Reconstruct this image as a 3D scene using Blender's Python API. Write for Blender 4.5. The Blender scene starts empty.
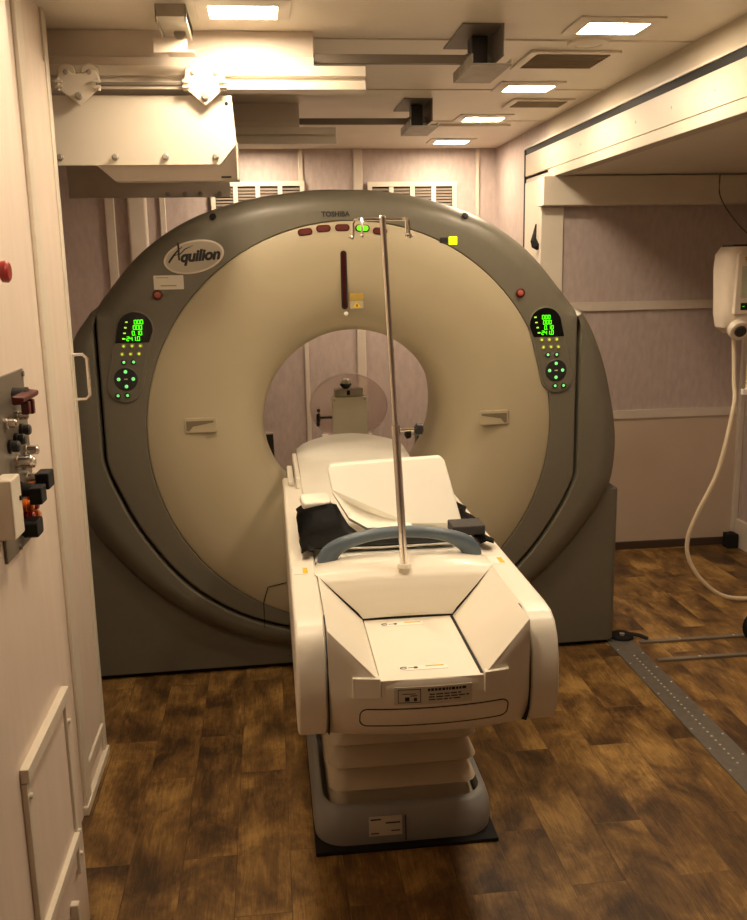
import bpy, bmesh, math, random
import numpy as np
from mathutils import Vector, Matrix, Euler
random.seed(7)
PI = math.pi
SC = bpy.context.scene
COL = SC.collection

# ------------------------------------------------------------------ camera
YAW, PIT, ROL, FPX = 0.1111, 0.20513, -0.01907, 913.39
cam_d = bpy.data.cameras.new('camera'); cam = bpy.data.objects.new('camera', cam_d); COL.objects.link(cam)
F = Vector((math.sin(YAW)*math.cos(PIT), math.cos(YAW)*math.cos(PIT), -math.sin(PIT)))
R0 = Vector((math.cos(YAW), -math.sin(YAW), 0)); U0 = R0.cross(F)
R1 = R0*math.cos(ROL)+U0*math.sin(ROL); U1 = -R0*math.sin(ROL)+U0*math.cos(ROL)
M = Matrix((R1, U1, -F)).transposed().to_4x4(); M.translation = Vector((0, 0, 1.63))
cam.matrix_world = M
cam_d.sensor_fit = 'VERTICAL'; cam_d.sensor_height = 24.0; cam_d.lens = 24.0*FPX/920
cam_d.clip_start = 0.05; cam_d.clip_end = 50
SC.camera = cam

# ------------------------------------------------------------------ view, world, lamp brightness
SC.view_settings.view_transform = 'Standard'; SC.view_settings.look = 'None'
SC.view_settings.exposure = 0.14; SC.view_settings.gamma = 1.0; SC.view_settings.use_curve_mapping = False
LAMP = 118.0                 # emission of one ceiling lamp diffuser
LAMPCOL = (1.0, 0.80, 0.56)
w = bpy.data.worlds.new('world'); SC.world = w; w.use_nodes = True
w.node_tree.nodes['Background'].inputs[0].default_value = (1.0, 0.72, 0.5, 1)
w.node_tree.nodes['Background'].inputs[1].default_value = 0.03
CEIL = 2.40
LAMPS = [(1.16, 3.10), (1.165, 4.11), (1.16, 4.93), (1.165, 5.80), (-0.035, 2.96), (1.16, 2.05), (-0.035, 1.85), (-0.035, 5.80)]  # last two are unseen, added to brighten the near left wall and behind the bore

# ------------------------------------------------------------------ materials
def srgb(h):
    return tuple(((c/255/12.92) if c/255 <= .04045 else ((c/255+.055)/1.055)**2.4) for c in h)
MC = {}
def mat(name, rgb, rough=.5, metal=0., var=.06, scale=8., bump=0., emit=0., stretch=(1, 1, 1), trans=0., coat=0., rgb2=None):
    if name in MC: return MC[name]
    m = bpy.data.materials.new(name); m.use_nodes = True; nt = m.node_tree
    b = nt.nodes['Principled BSDF']
    c = srgb(rgb)
    b.inputs['Base Color'].default_value = (*c, 1); b.inputs['Roughness'].default_value = rough; b.inputs['Metallic'].default_value = metal
    b.inputs['Coat Weight'].default_value = coat
    if trans: b.inputs['Transmission Weight'].default_value = trans; b.inputs['IOR'].default_value = 1.45
    if emit:
        b.inputs['Emission Color'].default_value = (*c, 1); b.inputs['Emission Strength'].default_value = emit
    else:
        tc = nt.nodes.new('ShaderNodeTexCoord'); mp = nt.nodes.new('ShaderNodeMapping'); mp.inputs['Scale'].default_value = stretch
        n = nt.nodes.new('ShaderNodeTexNoise'); n.inputs['Scale'].default_value = scale; n.inputs['Detail'].default_value = 5
        nt.links.new(tc.outputs['Object'], mp.inputs['Vector']); nt.links.new(mp.outputs[0], n.inputs['Vector'])
        r = nt.nodes.new('ShaderNodeMapRange'); r.inputs[1].default_value = .3; r.inputs[2].default_value = .7
        nt.links.new(n.outputs[0], r.inputs[0])
        mx = nt.nodes.new('ShaderNodeMix'); mx.data_type = 'RGBA'
        if rgb2: c2 = srgb(rgb2); mx.inputs[6].default_value = (*c, 1); mx.inputs[7].default_value = (*c2, 1)
        else:
            mx.inputs[6].default_value = (*[x*(1-var) for x in c], 1); mx.inputs[7].default_value = (*[min(1, x*(1+var)) for x in c], 1)
        nt.links.new(r.outputs[0], mx.inputs[0]); nt.links.new(mx.outputs[2], b.inputs['Base Color'])
        if bump:
            bp = nt.nodes.new('ShaderNodeBump'); bp.inputs['Strength'].default_value = bump; bp.inputs['Distance'].default_value = .01
            nt.links.new(n.outputs[0], bp.inputs['Height']); nt.links.new(bp.outputs[0], b.inputs['Normal'])
    MC[name] = m; return m

m_ceil = mat('ceiling_paint', (232, 223, 207), .38, var=.04, scale=3)
m_cream = mat('cream_paint', (226, 216, 200), .32, var=.04, scale=5)
m_beam = mat('beam_paint', (198, 187, 168), .42, var=.05, scale=3)
m_trim = mat('trim_paint', (216, 204, 190), .4, var=.04)
m_mauve = mat('mauve_wall', (184, 168, 164), .5, rgb2=(200, 184, 178), scale=38, stretch=(1, 1, .4), bump=.03)
m_wallnear = mat('pinkish_wall_sheet', (222, 206, 192), .5, rgb2=(230, 214, 200), scale=22, stretch=(1, 1, .12), bump=.03)
m_lowwall = mat('lower_wall_sheet', (200, 180, 160), .55, rgb2=(208, 190, 170), scale=3)
m_grey = mat('scanner_grey', (110, 105, 91), .42, var=.03, scale=30)
m_greybase = mat('scanner_grey_base', (106, 101, 88), .46, var=.03, scale=30)
m_beige = mat('scanner_beige', (178, 166, 138), .45, var=.02, scale=4)
m_black = mat('black_rubber', (9, 9, 9), .7)
m_dark = mat('dark_plastic', (44, 42, 42), .4)
m_white = mat('couch_white', (244, 237, 222), .33, var=.02, scale=6, coat=.1)
m_pad = mat('white_vinyl', (249, 246, 234), .38, var=.02)
m_bellows = mat('bellows_cream', (198, 184, 160), .5, var=.04)
m_pgrey = mat('pedestal_grey', (150, 150, 148), .42, var=.03)
m_blue = mat('blue_grey_plastic', (98, 112, 124), .35)
m_blackv = mat('black_vinyl', (6, 5, 5), .5, bump=.3, scale=30)
m_blackv.node_tree.nodes['Principled BSDF'].inputs['Specular IOR Level'].default_value = .08
m_foam = mat('dark_grey_foam', (70, 66, 64), .8, bump=.3, scale=80)
m_chrome = mat('chrome', (236, 230, 222), .24, metal=1.)
m_steel = mat('galvanised_steel', (170, 163, 150), .45, metal=.35, var=.15, scale=20)
m_dsteel = mat('dark_steel', (122, 112, 100), .5, metal=.2, var=.1)
m_plate = mat('floor_plate_metal', (120, 114, 106), .45, metal=.3, var=.1, scale=40)
m_rivet = mat('rivet_metal', (235, 230, 220), .25, metal=.3)
m_red = mat('red_plastic', (150, 24, 20), .35)
m_dred = mat('dark_red_plastic', (84, 18, 15), .4)
m_orange = mat('orange_lens', (226, 110, 30), .3)
m_lens = mat('brown_lens', (104, 50, 42), .3)
m_lens2 = mat('red_lens', (176, 90, 74), .3)
m_slot = mat('laser_window', (58, 16, 14), .25)
m_label = mat('label_white', (215, 208, 192), .5)
m_ink = mat('label_ink', (40, 36, 34), .6)
m_yel = mat('label_yellow', (226, 186, 40), .5)
m_recshade = mat('recess_shade_brown', (120, 108, 86), .6)
m_inktan = mat('label_tan', (168, 140, 60), .5)
m_green = mat('green_digits', (80, 255, 10), emit=1.6)
m_btn = mat('green_button_light', (170, 235, 70), emit=.8)
m_btn2 = mat('teal_button_light', (120, 230, 130), emit=.8)
m_glowg = mat('lit_green_lens', (90, 240, 20), emit=1.2)
m_glowy = mat('lit_yellow_lens', (225, 250, 0), emit=1.1)
m_disp = mat('display_glass', (14, 14, 14), .25)
m_badge = mat('badge_silver', (190, 182, 164), .3, metal=.5)
m_lamp = mat('lamp_diffuser', (255, 255, 255), emit=LAMP)
m_lamp.node_tree.nodes['Principled BSDF'].inputs['Emission Color'].default_value = (*LAMPCOL, 1)
m_acryl = mat('clear_acrylic', (238, 228, 225), .08, trans=.92)
m_hose = mat('cream_hose', (224, 206, 176), .4)
m_device = mat('device_cream', (232, 218, 200), .35)
m_bbrown = mat('brown_baseboard', (74, 58, 48), .5)
m_louv = mat('louvre_grey', (186, 172, 152), .5)
m_louv2 = mat('louvre_brown', (126, 114, 102), .5)
m_lcd = mat('lcd_panel', (196, 196, 170), .3)

def floor_mat():
    m = bpy.data.materials.new('wood_vinyl'); m.use_nodes = True; nt = m.node_tree; L = nt.links
    b = nt.nodes['Principled BSDF']
    tc = nt.nodes.new('ShaderNodeTexCoord')
    mp = nt.nodes.new('ShaderNodeMapping'); mp.inputs['Rotation'].default_value = (0, 0, PI/2)
    L.new(tc.outputs['Object'], mp.inputs[0])
    br = nt.nodes.new('ShaderNodeTexBrick'); br.inputs['Scale'].default_value = 1
    br.inputs['Brick Width'].default_value = .70; br.inputs['Row Height'].default_value = .15
    br.inputs['Mortar Size'].default_value = .0012; br.inputs['Mortar Smooth'].default_value = .3
    br.inputs['Color1'].default_value = (0, 0, 0, 1); br.inputs['Color2'].default_value = (1, 1, 1, 1); br.inputs['Mortar'].default_value = (.3, .3, .3, 1)
    br.offset = .37
    L.new(mp.outputs[0], br.inputs[0])
    # blotches
    n1 = nt.nodes.new('ShaderNodeTexNoise'); n1.inputs['Scale'].default_value = 6.0; n1.inputs['Detail'].default_value = 6; n1.inputs['Roughness'].default_value = .62
    n1.inputs['Distortion'].default_value = .4
    ad = nt.nodes.new('ShaderNodeVectorMath'); ad.operation = 'MULTIPLY_ADD'; ad.inputs[1].default_value = (3, 3, 0)
    L.new(br.outputs['Color'], ad.inputs[0]); 
    mp2 = nt.nodes.new('ShaderNodeMapping'); mp2.inputs['Scale'].default_value = (1, .6, 1); L.new(tc.outputs['Object'], mp2.inputs[0]); L.new(mp2.outputs[0], ad.inputs[2])
    L.new(ad.outputs[0], n1.inputs['Vector'])
    n2 = nt.nodes.new('ShaderNodeTexNoise'); n2.inputs['Scale'].default_value = 13; n2.inputs['Detail'].default_value = 8; n2.inputs['Distortion'].default_value = 1.2; n2.inputs['Roughness'].default_value = .7
    mp3 = nt.nodes.new('ShaderNodeMapping'); mp3.inputs['Scale'].default_value = (9, 1.3, 1); L.new(ad.outputs[0], mp3.inputs[0]); L.new(mp3.outputs[0], n2.inputs['Vector'])
    a = nt.nodes.new('ShaderNodeMath'); a.operation = 'MULTIPLY_ADD'; a.inputs[1].default_value = .40
    L.new(n2.outputs[0], a.inputs[0]); L.new(n1.outputs[0], a.inputs[2])
    a2 = nt.nodes.new('ShaderNodeMath'); a2.operation = 'MULTIPLY_ADD'; a2.inputs[1].default_value = .07
    sp = nt.nodes.new('ShaderNodeSeparateColor'); L.new(br.outputs['Color'], sp.inputs[0]); L.new(sp.outputs[0], a2.inputs[0]); L.new(a.outputs[0], a2.inputs[2])
    cr = nt.nodes.new('ShaderNodeValToRGB'); e = cr.color_ramp.elements
    e[0].position = .50; e[0].color = (*srgb((40, 27, 15)), 1); e[1].position = .93; e[1].color = (*srgb((176, 138, 78)), 1)
    x = e.new(.625); x.color = (*srgb((78, 54, 29)), 1); x = e.new(.76); x.color = (*srgb((120, 88, 46)), 1)
    L.new(a2.outputs[0], cr.inputs[0])
    mm = nt.nodes.new('ShaderNodeMix'); mm.data_type = 'RGBA'; mm.inputs[7].default_value = (*srgb((44, 28, 16)), 1)
    fm = nt.nodes.new('ShaderNodeMath'); fm.operation = 'MULTIPLY'; fm.inputs[1].default_value = .35
    L.new(br.outputs['Fac'], fm.inputs[0]); L.new(fm.outputs[0], mm.inputs[0]); L.new(cr.outputs[0], mm.inputs[6]); L.new(mm.outputs[2], b.inputs['Base Color'])
    b.inputs['Roughness'].default_value = .48
    bp = nt.nodes.new('ShaderNodeBump'); bp.inputs['Strength'].default_value = .25; bp.inputs['Distance'].default_value = .004
    L.new(n2.outputs[0], bp.inputs['Height']); L.new(bp.outputs[0], b.inputs['Normal'])
    return m
m_floor = floor_mat()

# ------------------------------------------------------------------ mesh helpers
class B:
    def __init__(s): s.bm = bmesh.new()
    def box(s, a, b):
        x0, x1 = sorted((a[0], b[0])); y0, y1 = sorted((a[1], b[1])); z0, z1 = sorted((a[2], b[2]))
        v = [s.bm.verts.new(p) for p in ((x0, y0, z0), (x1, y0, z0), (x1, y1, z0), (x0, y1, z0), (x0, y0, z1), (x1, y0, z1), (x1, y1, z1), (x0, y1, z1))]
        for f in ((0, 3, 2, 1), (4, 5, 6, 7), (0, 1, 5, 4), (1, 2, 6, 5), (2, 3, 7, 6), (3, 0, 4, 7)): s.bm.faces.new([v[i] for i in f])
        return s
    def rings(s, rings, cap=True, closed=True, loop=False):
        """loft a list of rings (each a list of points)"""
        R = [[s.bm.verts.new(p) for p in r] for r in rings]
        n = len(R[0]); m = len(R)
        for i in range(m if loop else m-1):
            a, b = R[i], R[(i+1) % m]
            for j in range(n if closed else n-1):
                k = (j+1) % n
                try: s.bm.faces.new((a[j], a[k], b[k], b[j]))
                except ValueError: pass
        if cap and not loop:
            try: s.bm.faces.new(R[0][::-1]); s.bm.faces.new(R[-1])
            except ValueError: pass
        return s
    def cyl(s, p0, p1, r0, r1=None, n=20):
        p0, p1 = Vector(p0), Vector(p1); r1 = r0 if r1 is None else r1
        d = (p1-p0).normalized(); u = d.orthogonal().normalized(); v = d.cross(u)
        ring = lambda p, r: [p+u*r*math.cos(t)+v*r*math.sin(t) for t in [2*PI*i/n for i in range(n)]]
        return s.rings([ring(p0, r0), ring(p1, r1)])
    def lathe(s, p0, axis, prof, n=32):
        """prof: (distance along axis, radius)"""
        p0 = Vector(p0); d = Vector(axis).normalized(); u = d.orthogonal().normalized(); v = d.cross(u)
        return s.rings([[p0+d*h+u*r*math.cos(2*PI*i/n)+v*r*math.sin(2*PI*i/n) for i in range(n)] for h, r in prof])
    def tube(s, pts, r, n=12, flat=1.0):
        pts = [Vector(p) for p in pts]; rings = []; up = None
        for i, p in enumerate(pts):
            d = (pts[min(i+1, len(pts)-1)]-pts[max(i-1, 0)]).normalized()
            if up is None: up = d.orthogonal().normalized()
            up = (up-d*up.dot(d)).normalized(); v = d.cross(up)
            rr = r[i] if isinstance(r, (list, tuple)) else r
            rings.append([p+up*rr*math.cos(2*PI*k/n)+v*rr*flat*math.sin(2*PI*k/n) for k in range(n)])
        return s.rings(rings)
    def prism(s, poly, axis, a, b):
        """poly in the two other axes; axis 'x','y','z'"""
        def P(q, h): return {'x': (h, q[0], q[1]), 'y': (q[0], h, q[1]), 'z': (q[0], q[1], h)}[axis]
        return s.rings([[P(q, a) for q in poly], [P(q, b) for q in poly]])
    def grid(s, pts, thick=None):
        """pts[i][j] sheet, optional thickness vector to close it"""
        V = [[s.bm.verts.new(p) for p in r] for r in pts]
        def q(W, flip):
            for i in range(len(W)-1):
                for j in range(len(W[0])-1):
                    f = (W[i][j], W[i][j+1], W[i+1][j+1], W[i+1][j])
                    s.bm.faces.new(f[::-1] if flip else f)
        q(V, False)
        if thick is not None:
            t = Vector(thick); W = [[s.bm.verts.new(Vector(p)+t) for p in r] for r in pts]; q(W, True)
            per = lambda G: G[0]+[r[-1] for r in G[1:]]+G[-1][-2::-1]+[r[0] for r in G[-2:0:-1]]
            a, b = per(V), per(W)
            for i in range(len(a)):
                k = (i+1) % len(a)
                try: s.bm.faces.new((a[i], a[k], b[k], b[i]))
                except ValueError: pass
        return s
    def obj(s, name, m, parent=None, bevel=0., smooth=True, seg=2, loc=None, ang=35):
        bmesh.ops.remove_doubles(s.bm, verts=s.bm.verts, dist=1e-6)
        bmesh.ops.recalc_face_normals(s.bm, faces=s.bm.faces)
        me = bpy.data.meshes.new(name)
        if smooth:
            for f in s.bm.faces: f.smooth = True
            for e in s.bm.edges:
                if len(e.link_faces) == 2 and e.calc_face_angle(0) > math.radians(ang): e.smooth = False
        s.bm.to_mesh(me); s.bm.free()
        me.materials.append(m)
        o = bpy.data.objects.new(name, me); COL.objects.link(o)
        if loc: o.location = loc
        if parent: o.parent = parent
        if bevel:
            md = o.modifiers.new('bevel', 'BEVEL'); md.width = bevel; md.segments = seg; md.limit_method = 'ANGLE'; md.angle_limit = math.radians(30)
            md.harden_normals = True
        return o

def tag(o, label, cat, group=None):
    o['label'] = label; o['category'] = cat
    if group: o['group'] = group
    return o
def thing(name, label, cat, loc=(0, 0, 0), rz=0, group=None):
    o = bpy.data.objects.new(name, None); COL.objects.link(o); o.location = loc; o.rotation_euler = (0, 0, rz)
    o.empty_display_size = .05
    return tag(o, label, cat, group)
def struct(o): o['kind'] = 'structure'; return o
def copy_tree(o, parent=None):
    c = o.copy(); COL.objects.link(c)
    if parent: c.parent = parent
    for ch in list(o.children): copy_tree(ch, c)
    return c
def rounded(w, h, r, n=6):
    pts = []
    for cx, cy, a0 in ((w/2-r, h/2-r, 0), (-w/2+r, h/2-r, PI/2), (-w/2+r, -h/2+r, PI), (w/2-r, -h/2+r, 1.5*PI)):
        for i in range(n+1):
            a = a0+PI/2*i/n; pts.append((cx+r*math.cos(a), cy+r*math.sin(a)))
    return pts
def text(name, s, size, m, parent, loc, rot=(PI/2, 0, 0), shear=0., ext=.0008, bold=0., space=1., align='CENTER'):
    c = bpy.data.curves.new(name, 'FONT'); c.body = s; c.size = size; c.shear = shear; c.extrude = ext; c.offset = bold
    c.align_x = align; c.align_y = 'CENTER'; c.space_character = space
    t = bpy.data.objects.new(name, c); COL.objects.link(t)
    bpy.context.view_layer.update()
    me = bpy.data.meshes.new_from_object(t.evaluated_get(bpy.context.evaluated_depsgraph_get()))
    bpy.data.objects.remove(t)
    me.materials.clear(); me.materials.append(m)
    o = bpy.data.objects.new(name, me); COL.objects.link(o); o.location = loc; o.rotation_euler = rot
    if parent: o.parent = parent
    return o

# ------------------------------------------------------------------ room
XW = 1.54       # side wall / slide-out boundary
XA = 2.70       # far wall of the slide-out
YB = 6.17       # back wall
YA = 4.95       # back wall of the slide-out
XL = -1.42      # left wall at the scanner
XN = -0.626     # near left wall
YF = -1.6       # wall behind the camera
struct(B().box((XL-.1, YF-.1, -.1), (XA+.1, YB+.1, 0)).obj('floor', m_floor))
struct(B().box((XL-.1, YF-.1, CEIL), (XW+.08, YB+.1, CEIL+.1)).obj('ceiling', m_ceil))
struct(B().box((XL-.1, YB, 0), (XW+.08, YB+.1, CEIL)).obj('wall_back', m_mauve))
struct(B().box((XL-.1, 3.01, 0), (XL, YB, CEIL)).obj('wall_left', m_mauve))
struct(B().box((XA+.1, YF-.1, 0), (XL-.1, YF, CEIL)).obj('wall_behind', m_mauve))
# right side wall past the slide-out and the fascia over its opening
b = B(); b.box((XW, YA+.06, 0), (XW+.08, YB, CEIL)); struct(b.obj('wall_right', m_mauve))
struct(B().box((XW, YF, 2.306), (XW+.08, YA+.06, CEIL)).obj('trim_1', m_beam))
b = B(); b.box((XW-.004, YF, 2.147), (XW+.06, YA+.5, 2.268)); b.box((XW, YF, 2.13), (XW+.06, YA+.5, 2.146))
for k_ in range(22):
    y_ = 1.6+k_*.17
    if k_ % 2: b.cyl((XW-.0065, y_, 2.205), (XW-.0035, y_, 2.205), .005, n=8)
struct(b.obj('trim_2', m_beam, bevel=.002))
struct(B().box((XW-.016, YF, 2.095), (XW+.05, YA, 2.138)).obj('trim_3', m_beam, bevel=.003))
b = B(); b.box((XW-.002, YF, 2.268), (XW+.05, 5.45, 2.306)); b.box((XW-.008, 5.445, .0), (XW, 5.462, 2.298)); struct(b.obj('trim_4', m_black))
struct(B().box((XW-.010, YF, 2.300), (XW, 5.45, 2.310)).obj('trim_5', m_trim))
struct(B().box((XW-.006, YA+.02, 0), (XW, 5.44, 2.11)).obj('trim_6', m_cream, bevel=.002))
# slide-out shell
struct(B().box((XW+.06, YF, 2.10), (XA+.1, YA+.1, 2.16)).obj('ceiling_slideout', m_ceil))
struct(B().box((XW, YA, 0), (XA+.1, YA+.06, 2.12)).obj('wall_slideout_back', m_mauve))
struct(B().box((XA, YF, 0), (XA+.1, YA, 2.12)).obj('wall_slideout_right', m_mauve))
struct(B().box((XW+.08, YA-.007, .045), (XA-.001, YA, .80)).obj('trim_7', m_lowwall))
struct(B().box((XW-.075, YA-.11, 1.945), (XA, YA-.001, 2.095)).obj('trim_8', m_cream, bevel=.004))
struct(B().box((XA-.11, YF, 1.945), (XA-.001, YA-.112, 2.095)).obj('trim_9', m_cream, bevel=.004))
struct(B().box((XW-.062, YA-.03, 0), (XW+.062, YA-.001, 1.944)).obj('trim_10', m_cream, bevel=.003))
for i, z in enumerate((1.385, .775)):
    b = B(); b.box((XW+.077, YA-.016, z), (XA-.03, YA-.001, z+.048))
    for x in (1.78, 2.05, 2.32, 2.58):
        b.cyl((x, YA-.018, z+.03), (x, YA-.012, z+.03), .004, n=8); b.cyl((x, YA-.018, z+.012), (x, YA-.012, z+.012), .004, n=8)
    struct(b.obj('trim_%d' % (11+i), m_trim, bevel=.001))
struct(B().box((XA-.03, YA-.035, 0), (XA-.001, YA-.001, 1.944)).obj('trim_13', m_trim, bevel=.004))
struct(B().box((XW+.08, YA-.02, 0), (XA-.03, YA-.001, .045)).obj('baseboard_slideout_back', m_bbrown))
struct(B().box((XA-.02, YF, 0), (XA-.001, YA-.04, .16)).obj('baseboard_slideout_right', m_trim))
# back wall posts and panel frames
tn = 14
for x0, x1 in ((-1.0, -.94), (-.66, -.62), (.235, .265), (.59, .65), (1.40, 1.425)):
    struct(B().box((x0, YB-.02, 0), (x1, YB-.001, CEIL-.002)).obj('trim_%d' % tn, m_trim, bevel=.006)); tn += 1
struct(B().box((-.86, YB-.04, 0), (-.735, YB-.001, CEIL-.002)).obj('trim_%d' % tn, m_trim, bevel=.03, seg=5)); tn += 1
# ceiling seams
for y in (3.31, 4.19, 5.05):
    struct(B().box((XL, y-.006, CEIL-.004), (XW, y+.006, CEIL+.001)).obj('trim_%d' % tn, m_trim, bevel=.002)); tn += 1
struct(B().box((.93, 5.16, CEIL-.012), (1.37, 5.42, CEIL)).obj('ceiling_hatch', m_ceil, bevel=.003))

# near left: bulkhead, door and control cabinet wall
struct(B().box((XL-.1, YF, 0), (XN, 3.01, CEIL)).obj('wall_left_near', m_wallnear))
b = B(); b.box((XN, 2.63, .0), (XN+.012, 2.70, CEIL-.001)); b.box((XN, 2.965, 0), (XN+.008, 3.008, CEIL-.001))
b.box((XN, 2.70, .10), (XN+.010, 2.98, .13))
struct(b.obj('trim_%d' % tn, m_cream, bevel=.003)); tn += 1
b = B(); b.box((XN, 2.72, .14), (XN+.004, 2.965, 2.25)); dr = struct(b.obj('door_1', m_wallnear, bevel=.003))
struct(B().box((XN, 2.62, 0), (XN+.016, 3.005, .028)).obj('baseboard_left', m_cream, bevel=.002))
b = B(); b.tube([(XN+.006, 2.985, 1.385), (XN+.04, 2.985, 1.385), (XN+.052, 2.985, 1.372), (XN+.052, 2.985, 1.255), (XN+.04, 2.985, 1.243), (XN+.006, 2.985, 1.243)], .006, n=10)
b.obj('door_handle', m_chrome, dr)
XC = -.52
struct(B().box((XN+.001, YF, 0), (XC, 2.15, CEIL-.001)).obj('wall_left_cabinet', m_wallnear, bevel=.004))
b = B(); b.box((XN+.001, 2.152, 0), (XC-.03, 2.20, CEIL-.001)); b.box((XN+.001, 2.21, 0), (XC-.055, 2.27, CEIL-.001))
struct(b.obj('trim_%d' % tn, m_cream, bevel=.006)); tn += 1

# cabinet hatch on the near wall
h = thing('access_hatch', 'pale hatch framed by strips low on the near left wall', 'hatch', (XC, 1.88, .2))
def loc(o, dx=0, dy=0, dz=0): o.location = (dx, dy, dz); return o
b = B(); b.box((0, -.155, .02), (.006, .165, .45)); b.obj('panel', m_wallnear, h, bevel=.002)
for q0, q1 in (((0, -.185, .455), (.018, .19, .485)), ((0, -.155, .09), (.018, .17, .115))): B().box(q0, q1).obj('cross_strip', m_cream, h, bevel=.002)
for q0, q1 in (((0, -.185, .0), (.012, -.157, .454)), ((0, .168, .0), (.012, .19, .454))): B().box(q0, q1).obj('side_strip', m_cream, h, bevel=.002)
for y, z in ((-.17, .42), (.18, .40), (.18, .11), (.18, .05)):
    B().cyl((.012, y, z), (.018, y, z), .006, n=10).obj('screw', m_cream, h)
b = B(); b.box((0, .08, -.13), (.02, .1, -.02)); b.obj('latch', m_cream, h, bevel=.003)

# ------------------------------------------------------------------ ceiling lamps
def lamp(x, y):
    t = thing('ceiling_lamp', '', 'ceiling lamp', (x, y, CEIL-.001), 0, 'square ceiling lamps')
    b = B()
    R4 = lambda x_, y_, z: [(-x_, -y_, z), (x_, -y_, z), (x_, y_, z), (-x_, y_, z)]
    b.rings([R4(.140, .105, 0), R4(.140, .105, -.005), R4(.101, .069, -.013), R4(.100, .068, 0)], loop=True)
    b.obj('frame', m_cream, t, bevel=.002)
    b = B(); b.prism(rounded(.196, .132, .035), 'z', -.010, -.002); b.obj('diffuser', m_lamp, t, bevel=.004)
    return t
LL = ['lit square ceiling lamp nearest the camera on the right side', 'lit square ceiling lamp between the two dark ceiling vents',
      'lit square ceiling lamp just in front of the flat ceiling hatch', 'lit square ceiling lamp farthest back, behind the flat hatch', 'lit square ceiling lamp at the top left above the sliding carriage rail',
      'lit square ceiling lamp overhead, out of the frame', 'lit square ceiling lamp overhead, out of the frame', 'added square ceiling lamp at the back left, unseen behind the farther rail']
l0 = None
for (x, y), lab in zip(LAMPS, LL):
    if l0 is None: l0 = lamp(x, y); t = l0
    else: t = copy_tree(l0); t.location = (x, y, CEIL-.001)
    t['label'] = lab
# ceiling vents
def cvent(x, y, w, d, lab):
    t = thing('ceiling_vent', lab, 'vent', (x, y, CEIL-.001), 0, 'louvred ceiling vents')
    b = B(); o, p, i, q = w/2, d/2, w/2-.03, d/2-.03
    b.rings([[(-o, -p, 0), (o, -p, 0), (o, p, 0), (-o, p, 0)], [(-o, -p, -.008), (o, -p, -.008), (o, p, -.008), (-o, p, -.008)],
             [(-i, -q, -.008), (i, -q, -.008), (i, q, -.008), (-i, q, -.008)], [(-i, -q, 0), (i, -q, 0), (i, q, 0), (-i, q, 0)]], loop=True)
    b.obj('frame', m_ceil, t, bevel=.002)
    B().box((-i, -q, -.0025), (i, q, -.001)).obj('backing', m_louv, t)
    b = B(); n = 9
    for k in range(n):
        yy = -q+(k+.5)*2*q/n; b.rings([[(-i, yy-.006, -.010), (-i, yy+.004, -.002), (-i, yy+.006, -.003), (-i, yy-.004, -.011)], [(i, yy-.006, -.010), (i, yy+.004, -.002), (i, yy+.006, -.003), (i, yy-.004, -.011)]])
    b.obj('louvre', m_louv, t)
cvent(1.16, 3.60, .34, .30, 'larger dark louvred ceiling vent nearest the camera')
cvent(1.33, 4.51, .30, .22, 'smaller dark louvred ceiling vent behind the larger one')
t = tag(B().lathe((1.16, 3.33, CEIL-.001), (0, 0, -1), [(0, .075), (.008, .072), (.010, .05), (.006, .046), (.012, .02)]).obj('smoke_detector', m_ceil), 'round flat ceiling disc between the front lamp and the vent', 'smoke detector')
# wall vents
def wvent(x0, x1, z0, z1, lab):
    t = thing('wall_vent', lab, 'vent', ((x0+x1)/2, YB-.021, z0), 0, 'louvred vents on the back wall')
    w2 = (x1-x0)/2; hh = z1-z0
    B().box((-w2+.01, -.004, .01), (w2-.01, 0, hh-.01)).obj('backing', m_black, t)
    b = B(); b.box((-w2, -.018, hh-.03), (w2, 0, hh)); b.box((-w2, -.018, 0), (w2, 0, .025))
    for i in range(5):
        xx = -w2+.015+i*(2*w2-.03)/4; b.box((xx-.014, -.018, .026), (xx+.014, 0, hh-.031))
    b.obj('frame', m_cream, t)
    b = B(); n = 14
    for k in range(n):
        z = .03+(k+.5)*(hh-.07)/n; b.rings([[(-w2+.03, -.005, z+.008), (-w2+.03, -.015, z-.006), (-w2+.03, -.013, z-.008), (-w2+.03, -.003, z+.006)], [(w2-.03, -.005, z+.008), (w2-.03, -.015, z-.006), (w2-.03, -.013, z-.008), (w2-.03, -.003, z+.006)]])
    b.obj('louvre', m_louv2, t)
wvent(-.33, .27, 1.86, 2.20, 'white framed wall vent left of the IV pole above the scanner')
wvent(.68, 1.27, 1.86, 2.19, 'white framed wall vent right of the IV pole above the scanner')

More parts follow.
